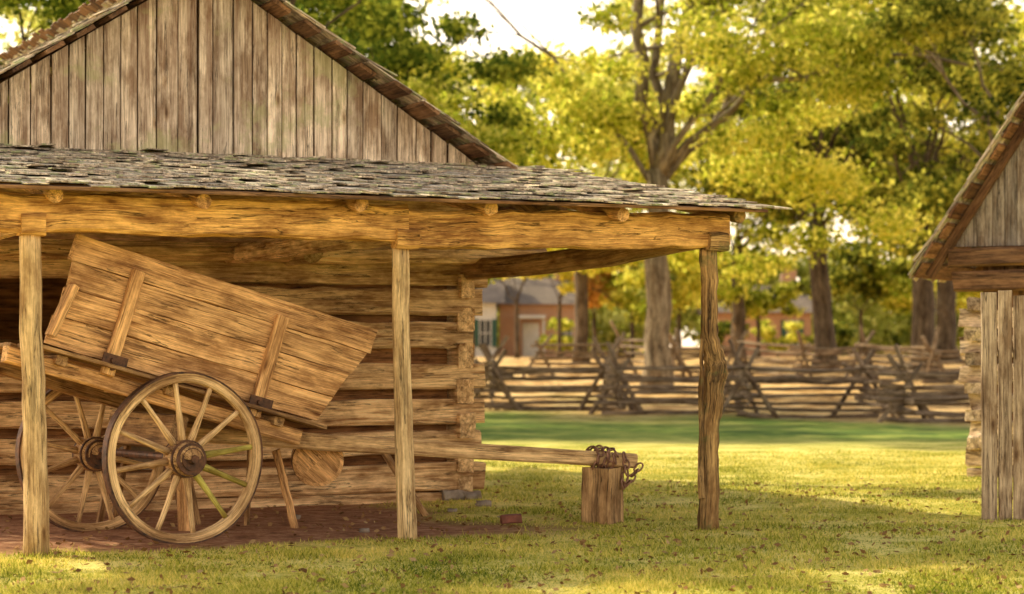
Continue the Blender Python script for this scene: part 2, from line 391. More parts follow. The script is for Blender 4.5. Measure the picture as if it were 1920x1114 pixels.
while u<UR+.02:
    wv=random.uniform(.14,.21); u2=min(u+wv,UR+.05); vv=VW-.14+random.uniform(-.014,.014)
    zb=3.0; ta=rz(u+.004);tb=rz(u2-.004)
    if ta>zb+.02 or tb>zb+.02:
        ta=max(ta,zb+.03);tb=max(tb,zb+.03)
        if u+.01<AP<u2-.01:
            ta=tb=min(ta,tb)
        g0=random.uniform(.003,.010); g1=random.uniform(0,.006)
        mb.hexa([S(u+g0,vv,zb),S(u2-g0,vv+random.uniform(-.006,.006),zb),S(u2-g0,vv+.025,zb),S(u+g0,vv+.025,zb)],
                [S(u+g0+g1,vv,ta),S(u2-g0,vv,tb),S(u2-g0,vv+.025,tb),S(u+g0+g1,vv+.025,ta)])
    u=u2
mb.build('gable_wall','gable',cabin)
mb=MB(); mb.hexa([S(UL,VW+.0,3.0),S(UR,VW,3.0),S(UR,VW+.05,3.0),S(UL,VW+.05,3.0)],[S(AP-.05,VW,4.9),S(AP+.05,VW,4.9),S(AP+.05,VW+.05,4.9),S(AP-.05,VW+.05,4.9)])
mb.build('gable_backing','lath',cabin)
mb=MB(); Ls=3.42/math.cos(math.atan(SL))
for sgn in (1,-1):
    dn=(U*sgn+V((0,0,-SL))).normalized(); nr=(V((0,0,1))+U*sgn*SL).normalized()
    d=.05
    while d<Ls+.3:
        p=S(AP,0,ZA)+dn*d+nr*.04
        st=VW-.5+random.uniform(-.12,.07)
        mb.beam(p+D*st,p+D*(VW+CD+.5),.19,.038,up=nr,m=1,segs=2,jit=.008)
        d+=.34
    for vv in (VW-.02,VW+2,VW+5,VW+CD): 
        mb.beam(S(AP,vv,ZA)+nr*-.04,S(AP,vv,ZA)+dn*(Ls+.1)-nr*.04,.08,.11,up=nr,m=1)
    e=S(AP,VW-.50,ZA)+dn*(Ls+.36)+nr*.06
    shingles(mb,e,D,-dn,CD+1.1,Ls+.40,m=0,ln=.45,step=.2,th=.014)
v=VW+.4
while v<VW+CD+.5:
    wv=random.uniform(.11,.2); up_=(V((0,0,SL))-U).normalized(); q=S(AP,v,ZA+.10); nn=(V((0,0,1))+U*SL).normalized()
    hgt=random.uniform(.16,.22)
    mb.hexa([q-up_*.25,q+D*(wv-.006)-up_*.25,q+D*(wv-.006)-up_*.25+nn*.02,q-up_*.25+nn*.02],[q+up_*hgt,q+D*(wv-.006)+up_*hgt,q+D*(wv-.006)+up_*hgt+nn*.02,q+up_*hgt+nn*.02],1); v+=wv
mb.build('roof',['shingle','lath'],cabin)
RS=.155
def lz(v): return 2.64+RS*(v+.4)
mb=MB(); upd=(D+V((0,0,RS))).normalized()
shingles(mb,S(-7.6,-.45,2.60),U,upd,8.0,4.45,m=0,wd=.15,ln=.5,step=.23,th=.011,edge=.06,curl=.018)
v=-.36
while v<3.9:
    mb.beam(S(-7.6,v,lz(v)-.035),S(.3+random.uniform(-.05,.08),v,lz(v)-.035),.17,.025,up=upd.cross(U)*-1,m=1,segs=5,jit=.004); v+=.2
mb.build('lean_to_roof',['shingle','lath'],cabin)
for u in (-6.6,-5.5,-4.43,-3.2,-2.09,-.96,.22):
    mb=MB(); r=random.uniform(.045,.058); u2=u+random.uniform(-.08,.08); f0=random.choice((-.27,-.12,-.2))
    mb.tube([S(u+(u2-u)*t,f0+4.1*t,lz(f0+4.1*t)-.105+random.uniform(-.01,.01)) for t in (0,.25,.5,.75,1)],[r*1.05,r,r,r*.95,r*.9],10,.08)
    mb.build('rafter','cart' if u<0 else 'bark',cabin,smooth=False)
mb=MB(); mb.beam(S(-7.6,0,2.45),S(-2.75,0,2.445),.2,.28,segs=26,jit=.016,ch=.12); mb.build('beam','beam',cabin,label='golden hewn front beam with drying cracks')
mb=MB(); mb.beam(S(-2.74,.02,2.395),S(.12,.0,2.45),.2,.29,segs=16,jit=.016,ch=.12,bow=.01); mb.build('beam','beam',cabin)
mb=MB(); mb.beam(S(.02,.1,2.42),S(-.45,VW-.1,2.26),.17,.2,segs=8,jit=.012,ch=.2,bow=-.05); mb.build('tie_beam','cartd',cabin)
mb=MB(); mb.beam(S(-2.745,.1,2.38),S(-2.9,VW-.1,2.36),.16,.18,segs=6,jit=.012,ch=.3); mb.build('tie_beam','log',cabin)
mb=MB(); mb.beam(S(-5.6,.1,2.42),S(-5.7,VW-.1,2.36),.16,.18,segs=6,jit=.012,ch=.3); mb.build('tie_beam','log',cabin)
mb=MB(); mb.beam(S(-5.8,VW-.38,2.34),S(.26,VW-.36,2.40),.2,.17,segs=12,jit=.02,ch=.3); mb.build('wall_plate','log',cabin)
mb=MB(); mb.tube([S(-2.35,VW-.9,2.36),S(-2.3,VW,2.36)],[.1,.1],10,.05); mb.build('log_end','post',cabin)
def post(pts,rad,mat,jit=.05,n=12):
    mb=MB(); P=[];R=[]
    for i in range(len(pts)-1):
        for k in range(4):
            t=k/4; P.append(pts[i].lerp(pts[i+1],t)+V((random.uniform(-.005,.005),random.uniform(-.005,.005),0))); R.append(rad[i]*(1-t)+rad[i+1]*t)
    P.append(pts[-1]);R.append(rad[-1]); mb.tube(P,R,n,jit); return mb.build('post',mat,cabin,smooth=True)
post([S(-5.59,0,-.05),S(-5.6,0,.9),S(-5.63,0,1.6),S(-5.64,0,2.31)],[.095,.083,.08,.075],'post',.035)
post([S(-2.72,-.03,-.08),S(-2.745,0,.8),S(-2.765,0,1.6),S(-2.77,0,2.25)],[.078,.074,.07,.068],'post',.035)
post([S(-.01,0,-.05),S(.0,0,.4),S(-.01,0,.7),S(.02,0,.95),S(.04,0,1.18),S(.065,0,1.32),S(.03,0,1.44),S(-.01,0,1.62),S(.0,0,1.95),S(-.01,0,2.3)],[.09,.082,.08,.09,.09,.102,.082,.072,.068,.075],'bark',.12)
mb=MB(); mb.beam(S(-.10,-.03,.25),S(-.09,-.02,1.55),.05,.06,up=(0,1,0),segs=10,jit=.016,ch=.3,taper=.5); mb.build('bark_strip','bark',cabin)
for u,z in ((-5.64,2.36),(-2.76,2.32),(.02,2.36)):
    mb=MB(); mb.beam(S(u-.09,-.06,z),S(u+.09,-.06,z),.16,.15,segs=2,jit=.008,ch=.15); mb.build('bracket_block','beam' if u<0 else 'bark',cabin)
for i,(u,v,r) in enumerate(((-.62,3.88,.11),(-.42,3.85,.09))):
    mb=MB(); mb.beam(S(u-r,v,.03),S(u+r,v,.03),r*1.5,r*1.1,segs=3,jit=.02,ch=.3); mb.build('foundation_stone','stone',cabin)
# ---------------------------------------------------------------- cart
CB=V((.819,.574,0)); CA=V((-.574,.819,0)); N0=V((-2.46,16.0,0)); CC=N0+CA*.83
c15,s15=math.cos(math.radians(15)),math.sin(math.radians(15))
E1=CB*c15-V((0,0,s15)); E2=CB*s15+V((0,0,c15)); AX=V((CC.x,CC.y,.65))
def K(p,s,q): return AX+E1*p+CA*(s+.04)+E2*q
cart=empty('wooden_cart',(CC.x,CC.y,0),label='old two-wheeled wooden farm cart tipped forward on its pole',category='cart')
def panel(s,name,cut=None,mat='cart'):
    mb=MB()
    rows=[(.565,.78,-1.22,1.12),(.787,1.0,-1.20,1.22),(1.006,1.2,-1.17,1.32),(1.207,1.40,-1.20,1.45)]
    sh=[.0,.0,.0,.02]
    for (q0,q1,a0,b0),x in zip(rows,sh):
        if cut is not None: a0=cut
        b1=b0+(.09 if q1<1.3 else .02)
        t=.028; o=random.uniform(-.009,.009); k=9
        ro=V((random.uniform(0,50),random.uniform(0,50),0)); R=[];G=[]
        for i in range(k+1):
            f=i/k; r=[];g=[]
            for (dq,ds) in ((0,-t/2),(1,-t/2),(1,t/2),(0,t/2)):
                q=q0+(q1-q0)*dq; bb=b0+(b1-b0)*dq; p=a0+x*dq+(bb-a0-x*dq)*f
                jj=random.uniform(-.005,.005)
                if i in(0,k): p+=random.uniform(-.02,.02)
                r.append(K(p,s+ds+o,q+jj)); g.append(V((p,q,ds))+ro)
            R.append(r);G.append(g)
        mb.loft(R,G)
    return mb.build(name,mat,cart)
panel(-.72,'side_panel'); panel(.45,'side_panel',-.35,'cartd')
for p,ss in ((-.69,(-.765,)),(.57,(-.765,.495))):
    for s in ss:
        mb=MB(); mb.beam(K(p-.03,s,.46),K(p+.02,s,1.27),.1,.06,up=CA,segs=5,jit=.004,ch=.15); mb.build('stake','cart',cart)
    mb=MB(); mb.beam(K(p-.11,-.80,.57),K(p+.09,-.80,.57),.012,.09,up=E2,ch=.05); mb.tube([K(p-.03,-.83,.57),K(p-.03,-.79,.57)],.02,6); mb.tube([K(p-.02,-.83,.51),K(p-.02,-.79,.51)],.015,6)
    mb.build('iron_bracket','iron',cart)
mb=MB()
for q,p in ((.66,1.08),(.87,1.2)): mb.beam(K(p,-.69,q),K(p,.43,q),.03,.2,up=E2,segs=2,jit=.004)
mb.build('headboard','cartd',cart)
mb=MB(); s=-.78
while s<.55:
    mb.beam(K(-1.34+random.uniform(-.04,.04),s,.525),K(1.14+random.uniform(-.03,.05),s,.525),.14,.03,up=E2,segs=3,jit=.004); s+=.15
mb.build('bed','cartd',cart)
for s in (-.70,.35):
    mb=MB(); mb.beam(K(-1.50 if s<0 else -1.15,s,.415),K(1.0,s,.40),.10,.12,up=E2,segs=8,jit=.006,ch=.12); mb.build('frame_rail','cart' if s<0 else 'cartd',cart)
mb=MB()
for p in (-1.1,-.2,.75): mb.beam(K(p,-.8,.47),K(p,.6,.47),.09,.07,up=E2,segs=2,jit=.004)
mb.beam(K(0,-.66,.2),K(0,.5,.2),.12,.26,up=E2,segs=2,jit=.004)
mb.build('cross_member','cartd',cart)
mb=MB(); mb.beam(K(-1.24,-.80,.62),K(-1.15,-.80,1.02),.05,.12,up=CA,segs=2,jit=.005); mb.build('corner_cleat','cart',cart)
mb=MB(); mb.tube([AX-CA*.96,AX+CA*.94],.03,10); mb.build('axle','iron',cart)
def wheel(cen,rot,mossy=()):
    e=empty('wheel',tuple(cen),cart)
    def Wp(r,a,y): return cen+CB*(r*math.cos(a))+V((0,0,r*math.sin(a)))+CA*y
    mb=MB(); k=56; R=[];G=[];R2=[];G2=[]
    for i in range(k):
        a=2*math.pi*i/k; wob=.004*math.sin(5*a+rot)
        sec=[(.568,-.028),(.576,-.036),(.634,-.036),(.634,.036),(.576,.036),(.568,.028)]
        R.append([Wp(r+wob,a,y) for r,y in sec]); G.append([V((a*.6 if a<math.pi else (2*math.pi-a)*.6,r,y)) for r,y in sec])
        sec2=[(.634,-.038),(.648,-.038),(.648,.038),(.634,.038)]
        R2.append([Wp(r+wob,a,y) for r,y in sec2]); G2.append([V((a,r,y)) for r,y in sec2])
    mb.loft(R,G,closed=True); mb.build('rim','wheel',e)
    mb=MB(); mb.loft(R2,G2,closed=True); mb.build('tyre','iron',e)
    mb=MB(); prof=[(-.135,.06),(-.135,.105),(-.11,.118),(-.06,.14),(0,.145),(.09,.13),(.15,.10),(.17,.08)]
    mb.tube([cen+CA*y for y,_ in prof],[r for _,r in prof],24); mb.build('hub','cartd',e,smooth=False)
    mb=MB()
    for y,r in ((-.125,.119),(-.07,.141),(.1,.132)):
        mb.tube([cen+CA*(y-.012),cen+CA*(y+.012)],r,24)
    mb.tube([cen-CA*.15,cen-CA*.13],[.085,.088],20)
    mb.tube([cen-CA*.195,cen-CA*.14],[.032,.045],8)
    mb.build('hub_band','iron',e)
    for i in range(12):
        a=2*math.pi*(i/12)+rot; mb=MB()
        mb.tube([Wp(.12,a,0),Wp(.2,a,-.004),Wp(.35,a,-.006),Wp(.5,a,-.004),Wp(.575,a,0)],[.031,.028,.022,.020,.022],8,.03)
        sp=mb.build('spoke','mossy' if i in mossy else 'wheel',e,smooth=True)
        if i in mossy: sp['label']='spoke covered in yellow-green lichen'
wheel(V((N0.x,N0.y,.65)),.13,(0,10,11)); wheel(V((N0.x,N0.y,.62))+CA*1.66,.3)
T0=V((-1.797,17.53,.727)); TS=V((.786,18.5,.520)); td=(TS-T0).normalized()
mb=MB(); mb.beam(T0-td*1.5,TS+td*.30,.14,.14,segs=8,jit=.006,ch=.14,taper=.92); mb.build('pole','wheel',cart)
# ---------------------------------------------------------------- stump and chain
mb=MB(); k=V((.786,18.5,0)); mb.beam(k+V((0,0,-.05)),k+V((.005,0,.45)),.28,.28,up=(.6,1,0),segs=5,jit=.008,ch=.06)
mb.build('wooden_stump','block',None,label='squared wooden block standing on grass under the cart pole',category='stump')
mb=MB()
def link(c,d,u,L=.046,W=.028,r=.009):
    d=V(d).normalized();u=V(u);u=(u-d*u.dot(d)).normalized()
    mb.tube([V(c)+d*(L*math.cos(a))+u*(W*math.sin(a)) for a in [i*math.pi/6 for i in range(12)]],r,6,closed=True)
sd_=td.cross(V((0,0,1))).normalized()
for wdx in range(3):
    for i in range(9):
        a=2*math.pi*i/9+wdx*.4; off=-.08+.075*wdx+.03*math.sin(a*2)
        rr=.086+.008*random.random()
        c=TS+td*off+sd_*(rr*math.cos(a))+V((0,0,rr*math.sin(a)))
        t=sd_*(-math.sin(a))+V((0,0,math.cos(a)))+td*random.uniform(-.3,.3)
        nrm_=sd_*math.cos(a)+V((0,0,math.sin(a)))
        link(c,t,(td+nrm_*.35) if i%2 else (td-nrm_*1.2))
for i in range(5):
    link(TS+td*(.17+.02*math.sin(i))+sd_*.085+V((0,0,.03-.058*i)),V((.2,0,-1)),V((1,.3,0)) if i%2 else V((.5,1,0)))
for i in range(4):
    link(TS+td*(.20+.035*i)+sd_*.08+V((0,0,-.20+.05*i)),V((1,0,1)),V((0,0,1)) if i%2 else V((0,1,0.3)))
mb.build('iron_chain','chain',None,smooth=True,label='rusty iron chain wrapped around the cart pole end',category='chain')
# ---------------------------------------------------------------- small things
def stick(a,b,w,h,mat,label,name='wooden_prop'):
    mb=MB(); mb.beam(a,b,w,h,segs=6,jit=.006,ch=.3,up=(0,1,0)); mb.build(name,mat,None,label=label,category='wooden post' if name!='wooden_prop' else 'prop')
stick((-1.95,17.6,.64),(-1.79,17.65,-.02),.065,.06,'cart','leaning round wooden prop under the cart front')
stick((-2.19,17.9,.75),(-2.23,17.9,-.02),.05,.05,'cartd','thin upright wooden prop beneath the cart')
stick((-2.68,17.4,.78),(-2.67,17.4,-.02),.12,.06,'cart','flat board prop standing under the cart bed')
stick((-1.17,19.0,.60),(-.77,19.1,-.02),.06,.06,'cartd','slanting grey pole leaning beneath the cart pole')
mb=MB(); tc=V((-1.62,17.75,.55)); ax=V((.25,-.95,-.18)).normalized()
mb.tube([tc+ax*y for y in (-.12,.0,.05,.052,.02)],[.20,.215,.215,.185,.18],24); 
tub=mb.build('wooden_tub','cart',None,label='round wooden tub hung behind the cart pole',category='tub')
mb=MB(); mb.tube([tc+ax*y for y in (.015,.035)],.2185,24); mb.tube([tc+ax*-.06,tc+ax*-.08],.209,24); mb.build('hoop','iron',tub)
mb=MB(); gc_=V((-3.05,17.9,.72)); 
mb.tube([gc_-CA*.05,gc_+CA*.05],.26,28); gs=mb.build('grindstone','stone',None,label='grey round grindstone on a wooden stand behind the cart',category='grindstone')
mb=MB()
for sx_ in (-.13,.13):
    for sy in (-.3,.3): mb.beam(gc_+CA*sx_+CB*sy*1.3+V((0,0,-.73)),gc_+CA*sx_+CB*sy*.8+V((0,0,.0)),.05,.05,up=CA,ch=.1)
    mb.beam(gc_+CA*sx_-CB*.32+V((0,0,.02)),gc_+CA*sx_+CB*.32+V((0,0,.02)),.05,.06,ch=.1)
mb.tube([gc_-CA*.17,gc_+CA*.17],.015,6)
mb.build('stand','cartd',gs)
mb=MB(); mb.beam((-.09,18.1,.03),(.08,18.13,.035),.09,.075,segs=2,jit=.006,ch=.15); mb.build('brick','rockr',None,label='loose broken red brick lying on the dirt',category='brick')
for (x,y,r) in ((-.27,20.2,.07),(-.55,19.6,.04),(-1.2,17.3,.04),(-.1,18.9,.03),(-1.9,18.6,.05)):
    mb=MB(); mb.beam((x-r,y,gz(x,y)+r*.3),(x+r,y,gz(x,y)+r*.3),r*1.5,r,segs=3,jit=r*.2,ch=.35); mb.build('rock','stone',None,smooth=True,label='small pale rock on the bare dirt',category='rock',group='rocks around the shed')
# ---------------------------------------------------------------- right barn
G=V((.87,-.5,0)).normalized(); H=V((.5,.87,0)).normalized(); BO=V((5.36,25.0,0))
def R(g,h,z): return BO+G*g+H*h+V((0,0,z))
barn=empty('log_barn',tuple(BO+G*2+H*2),label='small log barn with grey boarded gable and steep shingle roof',category='barn')
mb=MB(); z=.22
while z<2.0:
    mb.beam(R(-.02+random.uniform(-.10,.08),0,z),R(4.2,0,z),.22,.22,segs=20,jit=.04,ch=.1)
    mb.beam(R(4,-.1,z+.16),R(4,4.2,z+.16),.2,.25,segs=3,jit=.02,ch=.15)
    mb.beam(R(.12,-.16-random.uniform(0,.08),z+.16),R(.10,4.2,z+.16),.2,.15,segs=5,jit=.03,ch=.1); z+=.325
mb.beam(R(0,0,.02),R(4,0,.02),.2,.14); mb.build('log_wall','palelog',barn)
mb=MB()
mb.hexa([R(.15,.05,0),R(4,.05,0),R(4,.1,0),R(.15,.1,0)],[R(.15,.05,2.7),R(4,.05,2.7),R(4,.1,2.7),R(.15,.1,2.7)]); mb.build('inner_wall','lath',barn)
mb=MB(); mb.beam(R(-.15,-.05,2.28),R(4.2,-.05,2.28),.25,.24,segs=6,jit=.015); mb.beam(R(-.2,-.1,2.55),R(4.2,-.1,2.55),.22,.22,segs=6,jit=.015); mb.build('beam','lath',barn)
BS=1.5
def bz(g): return 3.07+BS*min(g,4-g)
mb=MB(); g=.0-.18
while g<4.15:
    wv=random.uniform(.14,.19); zb=2.68; a=max(zb+.02,bz(g)-.03); b=max(zb+.02,bz(g+wv)-.03); o=random.uniform(-.008,.008)-.08
    mb.hexa([R(g+.005,o,zb),R(g+wv-.005,o,zb),R(g+wv-.005,o+.03,zb),R(g+.005,o+.03,zb)],[R(g+.005,o,a),R(g+wv-.005,o,b),R(g+wv-.005,o+.03,b),R(g+.005,o+.03,a)]); g+=wv
mb.build('gable_wall','grey',barn)
mb=MB()
for sgn in (1,-1):
    rid=R(2,0,bz(2)); dn=(G*(-sgn)+V((0,0,-BS))).normalized(); nr=(V((0,0,1))-G*sgn*BS).normalized()
    Lr=2.5*math.sqrt(1+BS*BS); d=.1
    while d<Lr:
        mb.beam(rid+dn*d+nr*.03-H*.42+H*random.uniform(-.10,.08),rid+dn*d+nr*.03+H*4.5,.2,.03,up=nr,m=1,segs=2,jit=.008); d+=.27
    for hv in (-.15,1.5,3.5): mb.beam(rid+H*hv-nr*.05,rid+H*hv+dn*(Lr-.05)-nr*.05,.07,.1,up=nr,m=1)
    shingles(mb,rid+dn*(Lr+.05)-H*.46+nr*.05,H,-dn,5.2,Lr+.05,m=0,ln=.45,step=.22,th=.016)
mb.build('roof',['shingle','lathw'],barn)
pf=empty('plank_fence',(4.7,18.7,0),label='upright grey plank panel standing beside the log barn',category='fence')
x=4.11
for i in range(9):
    wv=random.uniform(.12,.155); mb=MB(); yy=18.7+(x-4.11)*.1
    mb.beam((x+wv/2,yy+random.uniform(-.01,.01),-.03),(x+wv/2+random.uniform(-.007,.007),yy,1.97+random.uniform(-.05,.03)),wv-.014,.03,up=(0,1,0),segs=5,jit=.004,ch=.2); mb.build('plank','plank',pf); x+=wv
for z in (.4,1.5):
    mb=MB(); mb.beam((4.15,18.78,z),(5.3,18.89,z),.05,.1); mb.build('rail','plank',pf)
# ---------------------------------------------------------------- worm fences
def worm(p0,p1,n,amp,rails,top,label,seed,stakes=True):
    random.seed(seed)
    f=empty('split_rail_fence',tuple((V(p0)+V(p1))/2),label=label,category='fence')
    p0=V(p0);p1=V(p1);d=(p1-p0);dn=d.normalized();pr=V((-dn.y,dn.x,0))
    pts=[p0+d*(i/n)+pr*(amp*random.uniform(.7,1.25)*(1 if i%2 else -1))+dn*random.uniform(-.25,.25) for i in range(n+1)]
    for i in range(n):
        a,b=pts[i],pts[i+1]; e=(b-a).normalized()
        for k in range(rails):
            z=(k+.5*(i%2))*top/rails+.08
            A=a-e*random.uniform(.1,.6); B=b+e*random.uniform(.1,.6)
            za=gz(A.x,A.y)+z+random.uniform(-.06,.06); zb=gz(B.x,B.y)+z+random.uniform(-.06,.06)
            mb=MB(); mb.beam((A.x,A.y,za),(B.x,B.y,zb),random.uniform(.06,.12),random.uniform(.06,.11),segs=5,jit=.026,ch=.3,bow=random.uniform(-.08,.05)); mb.build('rail','fence',f)
    if stakes:
        for i,p in enumerate(pts):
            for sg in (1,-1)+((1,) if random.random()<.4 else ()):
                h=random.uniform(1.15,1.8); ln=random.uniform(.4,.85); dr=(pr*random.uniform(.4,.8)+dn*random.uniform(.2,.8)).normalized()*sg
                A=p+dr*ln+dn*random.uniform(-.15,.15); B=p-dr*ln*random.uniform(.3,.6)
                mb=MB(); mb.beam((A.x,A.y,gz(A.x,A.y)-.05),(B.x,B.y,gz(B.x,B.y)+h),.10,.075,segs=5,jit=.024,ch=.3,up=(0,1,0),bow=random.uniform(-.06,.06)); mb.build('stake','fence',f)
worm((-2.5,55,0),(11.5,43,0),10,.95,8,1.12,'grey split-rail worm fence with crossed stakes across the lawn',3)
worm((1,68,0),(19,64,0),9,.8,6,1.1,'second weathered split-rail fence along the leaf-strewn rise',5)
random.seed(21); np.random.seed(21)
# ---------------------------------------------------------------- trees
def crown_points(cl,nleaf):
    C=np.array([[c.x,c.y,c.z] for c,_ in cl]); r=np.array([r for _,r in cl]); wgt=r**2; idx=np.random.choice(len(cl),nleaf,p=wgt/wgt.sum())
    d=np.random.normal(size=(nleaf,3)); d/=np.linalg.norm(d,axis=1)[:,None]
    rad=r[idx]*np.random.rand(nleaf)**.5*np.random.uniform(.7,1.35,nleaf)
    return C[idx]+d*rad[:,None]*np.array([1,1,.5])
def bez(a,c,b,k=7):
    return [a*(1-t)**2+c*2*t*(1-t)+b*t*t for t in [i/k for i in range(k+1)]]
def tree(x,y,r,fork,cz,rad,ncl,cr,nleaf,ls,lm,tm,label,lean=(0,0),extra=None,nl=10,name='oak_tree',limbs=None,zmin=None,keepout=None):
    z0=gz(x,y); b=V((x,y,z0)); t=empty(name,(x,y,z0),label=label,category='tree')
    mb=MB(); F=V((x+lean[0],y+lean[1],z0+fork)); P=[];Rr=[]
    for i in range(9):
        k=i/8; P.append(b.lerp(F,k)+V((random.uniform(-.06,.06)*r*3,random.uniform(-.05,.05),-.1 if i==0 else 0))); Rr.append(r*(1.55-.9*k if i==0 else (1.15-.3*k)))
    mb.tube(P,Rr,14,.06)
    cl=[]
    for i in range(ncl):
        while 1:
            d=V((random.uniform(-1,1),random.uniform(-1,1),random.uniform(-1,1)))
            if .35<d.length<1: break
        c=V((x+lean[0]+d.x*rad[0],y+lean[1]+d.y*rad[1],z0+cz+d.z*rad[2])); rr_=cr*random.uniform(.5,1.25)
        if zmin and c.z<zmin: c.z=zmin+random.random()
        if keepout and keepout(c,rr_): continue
        cl.append((c,rr_))
    if extra: cl+=[(V(e[:3]),e[3]) for e in extra]
    LT=list(cl); random.shuffle(LT)
    tg=[(c,r*.26,None) for c,_ in LT[:nl]]
    if limbs: tg=[(V(q[:3]),q[3],q[4] if len(q)>4 else None) for q in limbs]+tg
    for c,lr,md_ in tg:
        st=F+V((0,0,random.uniform(-.3,.05)*fork*.4)); mid=V(md_) if md_ else st.lerp(c,.45)+V((0,0,(c-st).length*random.uniform(-.02,.25)))
        if md_: st=F-V((0,0,.2))
        pts=bez(st,mid,c,8); pts=[p+V((random.uniform(-1,1),random.uniform(-1,1),random.uniform(-1,1)))*.06*(c-st).length*.4*(0 if i in (0,) else 1) for i,p in enumerate(pts)]
        mb.tube(pts,[lr*(1-.75*i/8) for i in range(9)],8,.05)
        for q in range(5):
            i=random.randint(3,7); e=pts[i]+V((random.uniform(-1,1),random.uniform(-1,1),random.uniform(-.2,1)))*(c-st).length*.28
            if keepout and hole(e,.6): continue
            mb.tube(bez(pts[i],pts[i].lerp(e,.5)+V((0,0,.2)),e,4),[lr*(1-.8*i/8)*.55*(1-.2*j) for j in range(5)],6,.05)
            if md_: cl.append((e,random.uniform(.5,.9)))
    mb.build('trunk',tm,t,smooth=True)
    quads('crown',leafquads(crown_points(cl,nleaf),ls),lm,t)
def hole(c,r):
    px=960+c.x/c.y*4000; py=660-(c.z-1.45)/c.y*4000; rp=r/c.y*4000*.6
    return 905-rp<px<1080+rp and py-rp*.5<95
def mainko(c,r):
    px=960+c.x/c.y*4000
    return hole(c,r) or (c.y<59.5 and 1180-r*20<px<1300+r*20)
tree(4.1,60,.34,6.3,12.5,(9.8,6,8.5),96,1.3,50000,.165,'ly','trunk','tall oak with grey forked trunk and yellow-green leaves',nl=4,
     limbs=[(3.0,59.5,15.2,.26,(3.5,60,10)),(6.0,59.5,15.0,.28,(4.5,59.5,9.5)),(4.4,60.5,15.8,.18,(4.2,60.5,10)),(14.0,57.5,8.9,.12,(7.3,58.5,10.6)),(11.0,58,13.2,.12,(5.2,59,9.2)),(8.4,58,14.2,.13,(5.0,59,11))],
     extra=[(8.5,61,4.6,1.1),(10.5,60,5.0,1.3),(6.9,62,3.9,1.0),(1.0,61,6.0,1.3),(2.0,62,4.6,1.1),(0.2,63,5,1.2),(-.2,60,8,1.2),(.9,60,7.2,1.1),(1.9,59,8.2,1.0),(1.4,60,9.0,1.0),(-.9,61,6.2,1.1),(0.1,62,6.8,1.2),(5.0,58.5,10.6,.9),(3.0,58.5,9.2,.8),(6.3,58.5,8.9,.9),(4.9,58.6,8.2,.6),(7.6,58,10,1.0),(5.8,58.5,7.2,.8),(2.6,58.5,10.6,.9),(2.5,59,7.0,.8),(7.2,58.5,7.4,.9)],zmin=5.8,keepout=mainko)
tree(2.45,76,.24,5.0,7.2,(3.6,3,4.0),26,1.2,13000,.21,'ly','trunkd','slender tree with dark trunk and golden leaves',zmin=3.6,keepout=hole)
tree(10.6,72,.33,5,9.2,(4.5,4,5.5),38,1.3,17000,.21,'ld','trunkd','dark-trunked oak with olive and gold leaves',lean=(-.3,0),zmin=4.2)
tree(13.3,69,.36,4.6,8.6,(4.5,4,5.5),38,1.3,17000,.21,'ld','trunkd','dark-trunked oak with olive leaves behind the fence',zmin=3.9)
tree(16.3,80,.36,5,9.5,(5,4,6),30,1.6,13000,.24,'ly','trunkd','oak with dark trunk and yellow leaves beside the barn',zmin=4.2)
tree(8.9,84,.26,4.5,7.5,(4.5,4,5),30,1.4,13000,.24,'ly','trunkd','slender oak with yellow-green leaves on the rise',zmin=3.4)
tree(-5.2,42,.35,4.5,8.8,(4.2,3,4.4),50,1.0,26000,.14,'lg','trunkd','leafy green oak behind the cabin',keepout=hole)
tree(-9.6,44,.35,4,8.5,(4.3,3.5,4.5),42,1.1,20000,.15,'lg','trunkd','green oak rising above the cabin ridge')
tree(-1.75,50,.22,3.5,5.2,(2.1,2,2.7),30,.8,14000,.14,'ly','trunkd','small green and gold oak beyond the cabin',keepout=hole)
tree(-7.5,51,.35,5,9.5,(5,4,4.5),42,1.4,18000,.2,'lg','trunkd','broad green oak shading the lawn behind the cabin',keepout=hole)
tree(-3.2,56,.3,5,8.6,(3.6,4,3.2),40,1.2,18000,.17,'lg','trunkd','olive and gold oak behind the cabin roof',keepout=hole)
tree(-10.4,21.4,.3,5.5,9.5,(3.2,4,3.0),22,.8,5500,.16,'lg','trunkd','green oak added out of view to dapple the foreground',zmin=7)  # unseen tree, added to throw dappled shade on the foreground
tree(-3.9,27.4,.22,7.6,9.4,(2.2,1.5,1.3),18,.7,6500,.15,'lg','trunkd','tall green oak added behind the cabin, crown unseen, for lawn shade',zmin=7.8)  # added for its shadow right of the shed; crown above the frame
tree(13.6,56,.3,5,10.5,(4.2,3.5,4.5),38,1.2,17000,.16,'ld','trunk','olive-leaved oak overhanging the barn',zmin=6)
tree(3.4,88,.10,1.6,2.9,(1.2,1.0,.8),9,.5,1500,.22,'lo','trunkd','small orange autumn maple in front of the brick house',name='maple_tree',nl=5)
for i,(x,y,s_) in enumerate(((4.9,87,1.5),(6.9,88,1.5),(10.4,90,1.3),(14.4,88,1.6),(17.6,86,1.5),(20.5,88,1.6))):
    tree(x,y,.09,2.0,3.2+.3*(i%2),(2.1*s_,1.5,1.5),18,.8,5200,.21,'ly' if i%2==0 else 'ld','trunkd','small understory tree with yellow-green leaves at the wood edge',nl=6,name='understory_tree',zmin=2.6)
for x,y in ((.2,88),(2.0,90),(-1.6,86)):
    tree(x,y,.09,2.4,4.2,(1.8,1.5,1.0),18,.75,5200,.21,'ly','trunkd','small understory tree with yellow-green leaves at the wood edge',nl=6,name='understory_tree',zmin=3.35)
